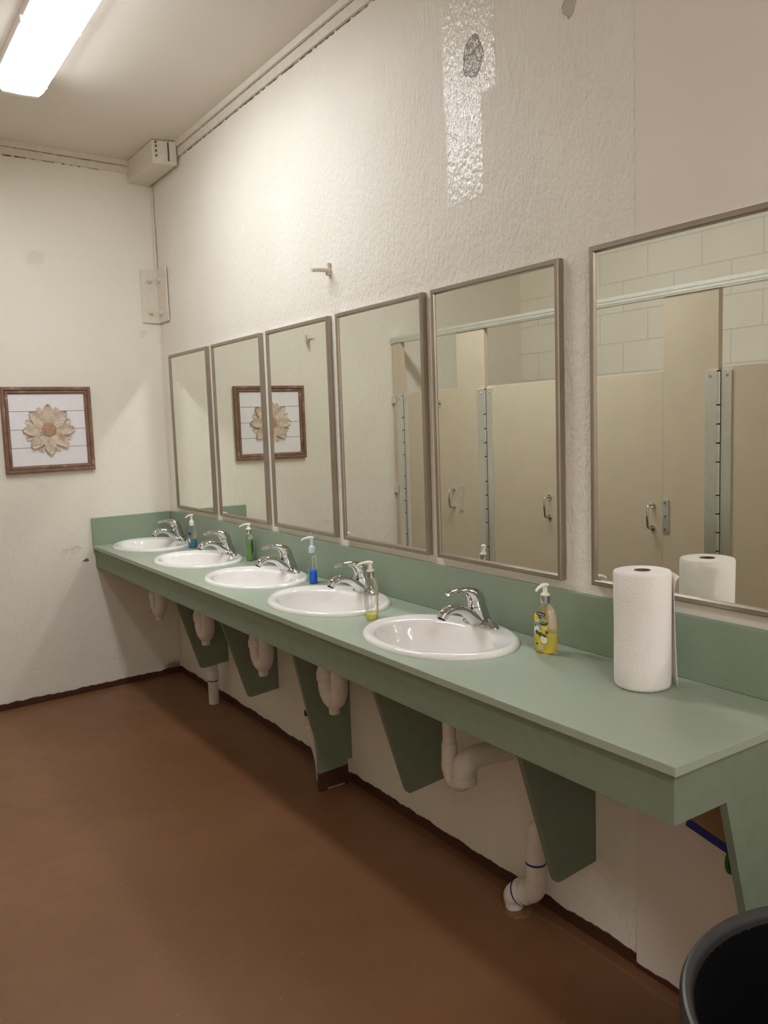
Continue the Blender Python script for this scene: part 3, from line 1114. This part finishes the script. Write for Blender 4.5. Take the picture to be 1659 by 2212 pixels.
def make_lamp(name, label, em, x0, y0, L):
    t = thing(name, label, 'ceiling lamp', (x0, y0, CEIL), 0)
    w, h = 0.100, 0.098
    half = [(-w, 0.0), (-w, -0.045), (-w * 0.93, -h * 0.78), (-w * 0.72, -h * 0.97), (0, -h), (w * 0.72, -h * 0.97), (w * 0.93, -h * 0.78), (w, -0.045), (w, 0.0)]
    bm = prism([(a, b) for a, b in half[1:-1]], 'x', 0.045, L - 0.045)
    bm.normal_update()
    bmesh.ops.recalc_face_normals(bm, faces=bm.faces)
    for f in bm.faces:
        f.material_index = 0 if f.normal.z < -0.5 else 1
    obj('diffuser', bm, [em, M['emit_side']], t)
    obj('housing', B(0.0, L, -w * 0.98, w * 0.98, -0.044, -0.001), M['lampwhite'], t)
    for s in (0, 1):
        bm = bmesh.new()
        xs = [0.045, 0.012, 0.0] if s == 0 else [L - 0.045, L - 0.012, L]
        sc = [1.0, 0.97, 0.80]
        rings = [[bm.verts.new((xx, a * k, -0.045 + (b + 0.045) * k)) for a, b in half[1:-1]] for xx, k in zip(xs, sc)]
        n = len(rings[0])
        for p, q in zip(rings, rings[1:]):
            for k in range(n):
                bm.faces.new((p[k], p[(k + 1) % n], q[(k + 1) % n], q[k]))
        bm.faces.new(rings[-1])
        obj('end_cap', bm, M['lampwhite'], t)
    for xx in (0.06, L * 0.5, L - 0.06):
        for sgn in (-1, 1):
            obj('latch', B(xx - 0.008, xx + 0.008, sgn * (w + 0.003) - 0.004, sgn * (w + 0.003) + 0.004, -0.062, -0.035), M['lampwhite'], t)
    return t


make_lamp('ceiling_lamp', 'long glowing fluorescent lamp on the ceiling near the far wall', M['emit'], 0.985, -0.912, 1.27)
make_lamp('ceiling_lamp', 'fluorescent ceiling lamp behind the camera, out of the picture', M['emit2'], 5.7, -1.68, 1.27)

# ------------------------------------------------------------------ toilet stalls opposite the mirrors
SYF = -1.627         # front face of the stalls
stall = 'tan toilet stall parts reflected in the mirrors'
PIL = [(0.125, 0.232), (0.835, 1.100), (1.697, 1.885), (2.395, 2.692), (3.295, 3.58)]
pill = ['narrow tan stall post against the far wall, seen in the fourth mirror', 'wide tan stall post between the first two doors, seen in the fifth mirror',
        'tan stall post hidden between the fifth and sixth mirrors', 'wide tan stall post beside a silver hinge in the largest mirror', 'last tan stall post towards the camera']
for (a, b), lb in zip(PIL, pill):
    t = thing('stall_post', lb, 'partition post', ((a + b) / 2, SYF, 0), 0, 'tan stall posts')
    hw = (b - a) / 2
    obj('panel', B(-hw, hw, -0.030, 0.0, 0.08, 2.055), M['partition'], t, bevel=0.002)
    obj('shoe', B(-hw - 0.003, hw + 0.003, -0.034, 0.004, 0.0, 0.08), M['alum'], t)
DOORS = [(0.248, 0.832), (1.114, 1.690), (1.900, 2.392), (2.708, 3.290)]
dl = ['tan stall door with a coat hook, nearest the far wall, in the mirrors', 'tan stall door shown whole in the fifth mirror',
      'tan stall door left of the wide post in the largest mirror', 'tan stall door right of the silver hinge in the largest mirror']
for i, ((a, b), lb) in enumerate(zip(DOORS, dl)):
    w = b - a
    t = thing('stall_door', lb, 'door', (a, SYF, 0.30), 0, 'tan stall doors')
    obj('panel', B(0, w, -0.030, -0.004, 0.0, 1.412), M['partition'], t, bevel=0.002)
    # D handle near the closing edge
    bm = tube([(w - 0.058, -0.004, 0.655), (w - 0.058, 0.030, 0.660), (w - 0.058, 0.038, 0.70), (w - 0.058, 0.038, 0.74), (w - 0.058, 0.030, 0.765), (w - 0.058, -0.004, 0.770)], 0.0065, seg=12)
    sweep([(w - 0.058, -0.004, 0.655), (w - 0.058, 0.002, 0.655)], 0.014, bm)
    sweep([(w - 0.058, -0.004, 0.770), (w - 0.058, 0.002, 0.770)], 0.014, bm)
    obj('pull_handle', bm, M['chrome'], t, smooth=True)
    # full height hinge
    hg = obj('hinge_leaf', B(0.001, 0.052, -0.004, 0.003, 0.02, 1.395), M['alum'], t)
    obj('hinge_leaf', B(-0.078, -0.021, 0.0005, 0.007, 0.02, 1.395), M['alum'], t)
    bm = bmesh.new()
    k = 0
    z = 0.03
    while z < 1.36:
        ln_ = 0.085 if k % 4 else 0.15
        sweep([(-0.010, 0.006, z), (-0.010, 0.006, z + ln_ - 0.006)], 0.009, bm, seg=12)
        z += ln_
        k += 1
    obj('hinge_knuckle', bm, M['alum'], t, smooth=True)
    bm = B(-0.021, 0.001, -0.004, 0.001, 0.02, 1.395)
    obj('hinge_gap', bm, M['dark'], t)
    for xx, yy in ((-0.052, 0.007), (0.030, 0.003)):
        for zz in (0.05, 1.372):
            obj('hinge_screw', sweep([(xx, yy, zz), (xx, yy + 0.003, zz)], 0.006, seg=10), M['chrome'], t)
    # strike plate on the post beyond
    t2 = thing('strike_plate', ['small steel strike plate beside the first stall door handle', 'small steel strike plate beside the second stall door handle',
                                'small steel strike plate on the wide post in the largest mirror', 'small steel strike plate at the last stall door'][i],
               'door plate', (b + 0.022, SYF, 0.94), 0, 'steel strike plates')
    obj('plate', B(-0.019, 0.019, 0.0005, 0.006, 0.0, 0.16), M['alum'], t2, bevel=0.001)
    for zz in (0.015, 0.08, 0.145):
        obj('screw', sweep([(0, 0.006, zz), (0, 0.009, zz)], 0.006, seg=10), M['chrome'], t2)
    if i == 0:
        t3 = thing('coat_hook', 'chrome coat hook on the first stall door, seen in the fifth mirror', 'hook', (0.642, SYF - 0.004, 1.625))
        obj('rose', sweep([(0, 0, 0), (0, 0.006, 0)], 0.020, seg=20), M['chrome'], t3, smooth=True)
        obj('stem', tube([(0, 0.005, 0), (0, 0.05, -0.004), (0, 0.075, 0.0)], 0.007, seg=12), M['chrome'], t3, smooth=True)
        obj('rubber_tip', tube([(0, 0.072, 0.0), (0, 0.092, 0.003)], 0.0095, seg=14), M['dark'], t3, smooth=True)
# dividing panels back to the block wall
for xp, lb in ((0.965, 'tan divider panel between the first two stalls'), (1.79, 'tan divider panel behind the third stall post'),
               (2.545, 'tan divider panel behind the wide post'), (3.56, 'tan end panel of the stall row')):
    o = obj('stall_divider', B(xp - 0.012, xp + 0.012, YB + 0.012, SYF - 0.031, 0.30, 1.70), M['partition'])
    tag(o, lb, 'partition', 'stall divider panels')
# head rail with ribbed face
bm = bmesh.new()
x0, x1 = 0.122, 3.60
for z0, z1, yo in ((2.056, 2.064, 0.006), (2.064, 2.072, 0.010), (2.072, 2.080, 0.006), (2.080, 2.092, 0.010), (2.092, 2.098, 0.006)):
    B(x0, x1, SYF - 0.036, SYF + yo, z0, z1, bm)
o = obj('head_rail', bm, M['alum'])
tag(o, 'long ribbed aluminium rail over the stall posts, seen in the mirrors', 'rail')
for zz, lb in ((1.02, 'lower small clip fixing the first stall post to the far wall'), (1.645, 'upper small clip fixing the first stall post to the far wall')):
    o = obj('wall_clip', B(0.119, 0.166, SYF + 0.0005, SYF + 0.012, zz, zz + 0.05), M['alum'], bevel=0.001)
    tag(o, lb, 'clip', 'clips of the first stall post')


# ------------------------------------------------------------------ soap bottles
def bottle(label, x, y, rot, prof, liquid_z, liq, cap, nozzle, expo=2.4, collar=None, decals=None, body=None, group='pump soap bottles', neck=0.0105):
    """prof: list of (rx, ry, z) from the base up to the shoulder; front is local -y"""
    t = thing('soap_bottle', label, 'bottle', (x, y, H + 0.0005), rot, group)
    P = [((rx, ry), z) for rx, ry, z in prof]
    bm = lathe([((0.0, 0.0), prof[0][2] + 0.001)] + P, seg=48, expo=expo)
    sh = obj('bottle_shell', bm, body or M['clear'], t, smooth=True)
    # soap inside, a little smaller than the shell
    inner = [(rx - 0.0016, ry - 0.0016, z) for rx, ry, z in prof if z < liquid_z and z > prof[0][2] + 0.002]
    lo = (prof[1][0] - 0.003, prof[1][1] - 0.003, prof[0][2] + 0.0025)

    def rad(z):
        for a, b in zip(prof, prof[1:]):
            if a[2] <= z <= b[2]:
                f = (z - a[2]) / max(1e-9, b[2] - a[2])
                return a[0] + (b[0] - a[0]) * f, a[1] + (b[1] - a[1]) * f
        return prof[-1][0], prof[-1][1]
    rt = rad(liquid_z)
    seq = [((0, 0), lo[2])] + [((lo[0], lo[1]), lo[2])] + [((a, b), z) for a, b, z in inner] + [((rt[0] - 0.0016, rt[1] - 0.0016), liquid_z), ((0, 0), liquid_z)]
    obj('soap', lathe(seq, seg=40, expo=expo), liq, t, smooth=True)
    zt = prof[-1][2]
    # dip tube
    obj('dip_tube', tube([(0, 0, zt), (0.001, 0.0, (zt + 0.01) / 2), (0.004, 0.002, 0.012)], 0.0024, seg=8), M['clear'], t, smooth=True)
    pump = obj('pump_collar', lathe([(0.0, zt - 0.001), (0.0135, zt - 0.001), (0.0138, zt), (0.0138, zt + 0.020), (0.0125, zt + 0.021), (0.0, zt + 0.021)], seg=28), collar or cap, t, smooth=True)
    bm = lathe([(0.0, zt + 0.021), (0.013, zt + 0.021), (0.0125, zt + 0.025), (0.0075, zt + 0.029), (0.0068, zt + 0.031), (0.0062, zt + nozzle), (0.0, zt + nozzle)], seg=24)
    obj('pump_stem', bm, cap, t, smooth=True)
    zn = zt + nozzle
    bm = tube([(0, 0.009, zn + 0.003), (0, -0.006, zn + 0.005), (0, -0.022, zn + 0.003), (0, -0.036, zn - 0.001), (0, -0.044, zn - 0.007)],
              [(0.0075, 0.005), (0.0080, 0.0055), (0.0055, 0.0042), (0.0045, 0.0035), (0.0035, 0.0028)], side=(1, 0, 0), seg=14)
    obj('nozzle', bm, cap, t, smooth=True)

    def wrap(side=-1, off=0.0007):
        def fn(u, v):
            rx, ry = rad(v)
            # numeric arc-length along the superellipse
            a = -math.pi / 2 * (1 if side < 0 else -1)
            step = 0.02
            cur = a
            acc = 0.0

            def pt(q):
                c, s = math.cos(q), math.sin(q)
                return Vector((rx * math.copysign(abs(c) ** (2 / expo), c), ry * math.copysign(abs(s) ** (2 / expo), s)))
            last = pt(cur)
            sgn = 1 if u > 0 else -1
            while acc < abs(u):
                cur += step * sgn
                nx_ = pt(cur)
                acc += (nx_ - last).length
                last = nx_
            n = Vector((last.x / (rx * rx), last.y / (ry * ry))).normalized()
            p = last + n * off
            return (p.x, p.y, v)
        return fn
    if decals:
        decals(sh, wrap)
    return t


def decal_poly(name, parent, mat, fn, outline, nsub=2):
    """outline in (u, v) on the label; subdivided so it hugs the bottle"""
    bm = bmesh.new()
    vs_ = [bm.verts.new((u, v, 0)) for u, v in outline]
    bm.faces.new(vs_)
    bmesh.ops.triangulate(bm, faces=bm.faces[:])
    for _ in range(nsub):
        bmesh.ops.subdivide_edges(bm, edges=bm.edges[:], cuts=1, use_grid_fill=True)
    for v in bm.verts:
        v.co = Vector(fn(v.co.x, v.co.y))
    return obj(name, bm, mat, parent)


def ell(cu, cv, a, b, rot=0.0, n=14):
    return [(cu + a * math.cos(2 * math.pi * k / n) * math.cos(rot) - b * math.sin(2 * math.pi * k / n) * math.sin(rot),
             cv + a * math.cos(2 * math.pi * k / n) * math.sin(rot) + b * math.sin(2 * math.pi * k / n) * math.cos(rot)) for k in range(n)]


def leaf(cu, cv, a, b, rot):
    out = []
    for k in range(12):
        q = 2 * math.pi * k / 12
        u = a * math.cos(q)
        v = b * math.sin(q) * (1 - abs(math.cos(q)) ** 3 * 0.9)
        out.append((cu + u * math.cos(rot) - v * math.sin(rot), cv + u * math.sin(rot) + v * math.cos(rot)))
    return out


def lemon_decals(sh, wrap):
    f0, f1, f2, f3 = wrap(-1, 0.0006), wrap(-1, 0.0009), wrap(-1, 0.0012), wrap(-1, 0.0015)
    for cu, cv, a, b, r_ in ((-0.016, 0.100, 0.008, 0.014, 0.5), (0.013, 0.078, 0.008, 0.0135, -0.4), (0.004, 0.060, 0.009, 0.010, 0.0), (-0.012, 0.048, 0.007, 0.011, 0.6), (-0.006, 0.036, 0.008, 0.009, 0.2)):
        decal_poly('lemon_print', sh, M['yellowprint'], f0, ell(cu, cv, a, b, r_))
    for cu, cv, a, b in ((-0.014, 0.066, 0.010, 0.012), (0.008, 0.042, 0.010, 0.012)):
        decal_poly('flower_print', sh, M['whiteprint'], f0, ell(cu, cv, a, b))
    for cu, cv, a, b, r_ in ((0.006, 0.088, 0.013, 0.007, -0.3), (0.015, 0.086, 0.009, 0.004, 0.5), (-0.012, 0.060, 0.009, 0.006, -0.6), (-0.002, 0.056, 0.007, 0.006, 0.9),
                             (0.010, 0.053, 0.009, 0.004, -0.4), (-0.004, 0.105, 0.008, 0.003, -0.8), (0.018, 0.062, 0.004, 0.003, 0.9), (-0.019, 0.078, 0.004, 0.003, 0.2), (-0.014, 0.027, 0.004, 0.003, 0)):
        decal_poly('leaf_print', sh, M['leafprint'] if a > 0.006 else M['blackprint'], f1, leaf(cu, cv, a, b, r_))
    decal_poly('brand_badge', sh, M['navy'], f2, [(-0.0155, 0.111), (-0.013, 0.1185), (0.011, 0.1165), (0.0135, 0.114), (0.012, 0.1065), (-0.012, 0.1085)])
    obj('lettering', text_mesh('Softsoap', 0.0068, lambda u, v: f3(u - 0.001, v + 0.1125 - u * 0.08), sx=0.95), M['whiteprint'], sh)
    obj('lettering', text_mesh('SWEET', 0.0135, lambda u, v: f3(u - 0.002, v + 0.092), sx=0.92), M['whiteprint'], sh)
    obj('lettering', text_mesh('LEMON', 0.0135, lambda u, v: f3(u - 0.001, v + 0.0745), sx=0.9), M['whiteprint'], sh)
    for k in range(4):
        decal_poly('fine_print', sh, M['whiteprint'], f2, [(-0.010, 0.0265 - k * 0.0038), (0.006, 0.0255 - k * 0.0038), (0.006, 0.0243 - k * 0.0038), (-0.010, 0.0253 - k * 0.0038)], 1)
    b0, b1 = wrap(1, 0.0004), wrap(1, 0.0008)
    decal_poly('back_label', sh, M['tanprint'], b0, [(-0.026, 0.100), (-0.020, 0.120), (-0.008, 0.128), (0.008, 0.128), (0.020, 0.120), (0.026, 0.100), (0.026, 0.055), (-0.026, 0.055)], 3)


BP = [(0.0285, 0.0175, 0.0), (0.0325, 0.0205, 0.004), (0.0345, 0.0215, 0.02), (0.0360, 0.0225, 0.05), (0.0365, 0.023, 0.08), (0.0350, 0.0225, 0.10), (0.0310, 0.021, 0.117), (0.0235, 0.018, 0.129), (0.0140, 0.0135, 0.136), (0.0118, 0.0118, 0.141)]
bottle('tall soap bottle with lemon print and yellow soap, left of the paper towel roll', 3.335, -0.112, math.radians(12), BP, 0.050, M['yellowliq'], M['whiteplastic'], 0.046, collar=M['chrome'], decals=lemon_decals)


def slim_decals(sh, wrap):
    f0, f1 = wrap(-1, 0.0006), wrap(-1, 0.0009)
    decal_poly('lemon_print', sh, M['yellowprint'], f0, ell(-0.006, 0.075, 0.006, 0.010, 0.4))
    decal_poly('lemon_print', sh, M['tanprint'], f0, ell(-0.004, 0.045, 0.006, 0.010, 0.2))
    for cu, cv, a, b, r_ in ((-0.004, 0.092, 0.006, 0.003, 1.2), (0.001, 0.082, 0.007, 0.003, 0.5), (-0.006, 0.058, 0.006, 0.003, 1.0), (-0.002, 0.034, 0.005, 0.003, 0.6)):
        decal_poly('leaf_print', sh, M['blackprint'], f1, leaf(cu, cv, a, b, r_))
    b0 = wrap(1, 0.0004)
    decal_poly('back_label', sh, M['tanprint'], b0, [(-0.012, 0.118), (0.012, 0.118), (0.020, 0.10), (0.020, 0.012), (-0.020, 0.012), (-0.020, 0.10)], 3)


SP = [(0.0170, 0.0240, 0.0), (0.0195, 0.0275, 0.003), (0.0200, 0.0285, 0.02), (0.0200, 0.0285, 0.06), (0.0195, 0.0275, 0.095), (0.0185, 0.0255, 0.113), (0.0160, 0.0205, 0.124), (0.0125, 0.0130, 0.130), (0.0115, 0.0115, 0.134)]
bottle('clear nearly empty soap bottle standing between the two nearest sinks', 2.668, -0.262, math.radians(-38), BP[:], 0.020, M['paleliq'], M['whiteplastic'], 0.046, collar=M['chrome'], decals=slim_decals)


def blue_decals(sh, wrap):
    f0, f1 = wrap(-1, 0.0006), wrap(-1, 0.001)
    decal_poly('white_print', sh, M['whiteprint'], f0, ell(0.0, 0.086, 0.009, 0.013))
    decal_poly('white_print', sh, M['whiteprint'], f0, ell(0.004, 0.045, 0.008, 0.020, 0.2))
    decal_poly('brand_badge', sh, M['navy'], f1, ell(0.0, 0.099, 0.009, 0.005))
    decal_poly('blue_fish_print', sh, M['blueprint'], f1, leaf(0.0, 0.080, 0.007, 0.004, 0.6))


CP = [(0.0225, 0.0150, 0.0), (0.0255, 0.0180, 0.003), (0.0260, 0.0185, 0.03), (0.0250, 0.0180, 0.07), (0.0225, 0.0170, 0.10), (0.0185, 0.0155, 0.116), (0.0150, 0.0140, 0.124), (0.0135, 0.0130, 0.128)]
bottle('soap bottle with bright blue soap and pale blue pump beside the third sink', 1.968, -0.100, math.radians(-35), CP, 0.052, M['blueliq'], M['bluishplastic'], 0.058, collar=M['bluishplastic'], decals=blue_decals)


def cucumber_decals(sh, wrap):
    b0, b1 = wrap(1, 0.0004), wrap(1, 0.0008)
    decal_poly('cucumber_print', sh, M['leafprint'], b1, leaf(-0.016, 0.075, 0.045, 0.012, math.radians(82)), 3)
    decal_poly('lime_print', sh, M['lime'], b0, leaf(-0.010, 0.066, 0.042, 0.014, math.radians(86)), 3)


bottle('soap bottle with green soap against the green splash right of the second sink', 1.235, -0.052, math.radians(-15), [(a * 0.98, b * 0.98, z * 1.05) for a, b, z in CP], 0.098, M['greenliq'], M['whiteplastic'], 0.042, collar=M['chrome'], decals=cucumber_decals)


def foam_decals(sh, wrap):
    f0, f1 = wrap(-1, 0.0006), wrap(-1, 0.001)
    decal_poly('brand_badge', sh, M['navy'], f1, [(-0.009, 0.074), (0.009, 0.074), (0.009, 0.089), (-0.009, 0.089)], 1)
    decal_poly('white_print', sh, M['whiteprint'], f0, leaf(-0.003, 0.045, 0.016, 0.007, 1.9), 2)


bottle('foam soap bottle with teal soap between the first and second sinks', 0.590, -0.100, math.radians(25), [(a * 1.05, b * 1.1, z * 0.98) for a, b, z in CP], 0.046, M['tealliq'], M['whiteplastic'], 0.052, decals=foam_decals)

# ------------------------------------------------------------------ paper towel roll
t = thing('paper_towel_roll', 'white paper towel roll standing upright on the green counter', 'paper towel roll', (3.692, -0.1405, H + 0.0005))
RH, RR = 0.283, 0.0665
prof = [(0.0195, 0.0), (RR - 0.009, 0.0), (RR - 0.003, 0.003), (RR, 0.010), (RR + 0.0006, 0.06), (RR, 0.14), (RR + 0.0008, 0.22), (RR + 0.001, RH - 0.006), (RR - 0.001, RH - 0.001), (RR - 0.004, RH), (0.045, RH + 0.0006), (0.0195, RH)]
bm = lathe(prof, seg=72)
for v in bm.verts:
    rr = math.hypot(v.co.x, v.co.y)
    if rr > 0.05:
        a = math.atan2(v.co.y, v.co.x)
        k = 1 + 0.006 * math.sin(3 * a + v.co.z * 9) + 0.004 * math.sin(7 * a - v.co.z * 21)
        v.co.x *= k
        v.co.y *= k
obj('paper', bm, M['paper'], t, smooth=True, angle=60)
obj('cardboard_core', lathe([(0.0193, 0.0005), (0.0193, RH + 0.0005), (0.0180, RH + 0.0005), (0.0180, 0.0005)], seg=32), M['core'], t, smooth=True)
# loose last sheet leaving the roll on the side towards the near counter end
bm = bmesh.new()
rows = []
for i in range(13):
    z = RH * (0.004 + 0.992 * i / 12)
    row = []
    for j in range(10):
        s = j / 9
        a0 = math.radians(112)
        flare = (0.003 + 0.010 * (1 - i / 12) ** 1.5 + (0.012 if i == 12 else 0.0) + (0.004 if i == 11 else 0)) * s ** 2.2
        a = a0 - math.radians(78) * s
        r_ = RR + 0.0022 + flare
        zz = z - (0.012 * s if i == 12 else 0.0)
        row.append(bm.verts.new((r_ * math.cos(a), r_ * math.sin(a), zz)))
    rows.append(row)
for a, b in zip(rows, rows[1:]):
    for j in range(9):
        bm.faces.new((a[j], a[j + 1], b[j + 1], b[j]))
o = obj('loose_sheet', bm, M['paper'], t, smooth=True)
md = o.modifiers.new('thick', 'SOLIDIFY')
md.thickness = 0.0006

# ------------------------------------------------------------------ trash can
CZ, CR = 0.72, 0.288
t = thing('trash_can', 'big round black trash can below the near end of the counter', 'trash can', (4.533, -0.638, 0))
obj('tub', lathe([(0.0, 0.003), (0.22, 0.0), (0.232, 0.006), (0.272, CZ - 0.06), (0.274, CZ - 0.02), (0.269, CZ - 0.02), (0.228, 0.012), (0.0, 0.010)], seg=72), M['black'], t, smooth=True)
obj('rim', lathe([(0.274, CZ - 0.05), (CR - 0.003, CZ - 0.048), (CR, CZ - 0.040), (CR, CZ - 0.008), (CR - 0.004, CZ - 0.001), (CR - 0.008, CZ), (0.274, CZ - 0.003), (0.269, CZ - 0.012), (0.269, CZ - 0.05)], seg=96), M['blackrim'], t, smooth=True)
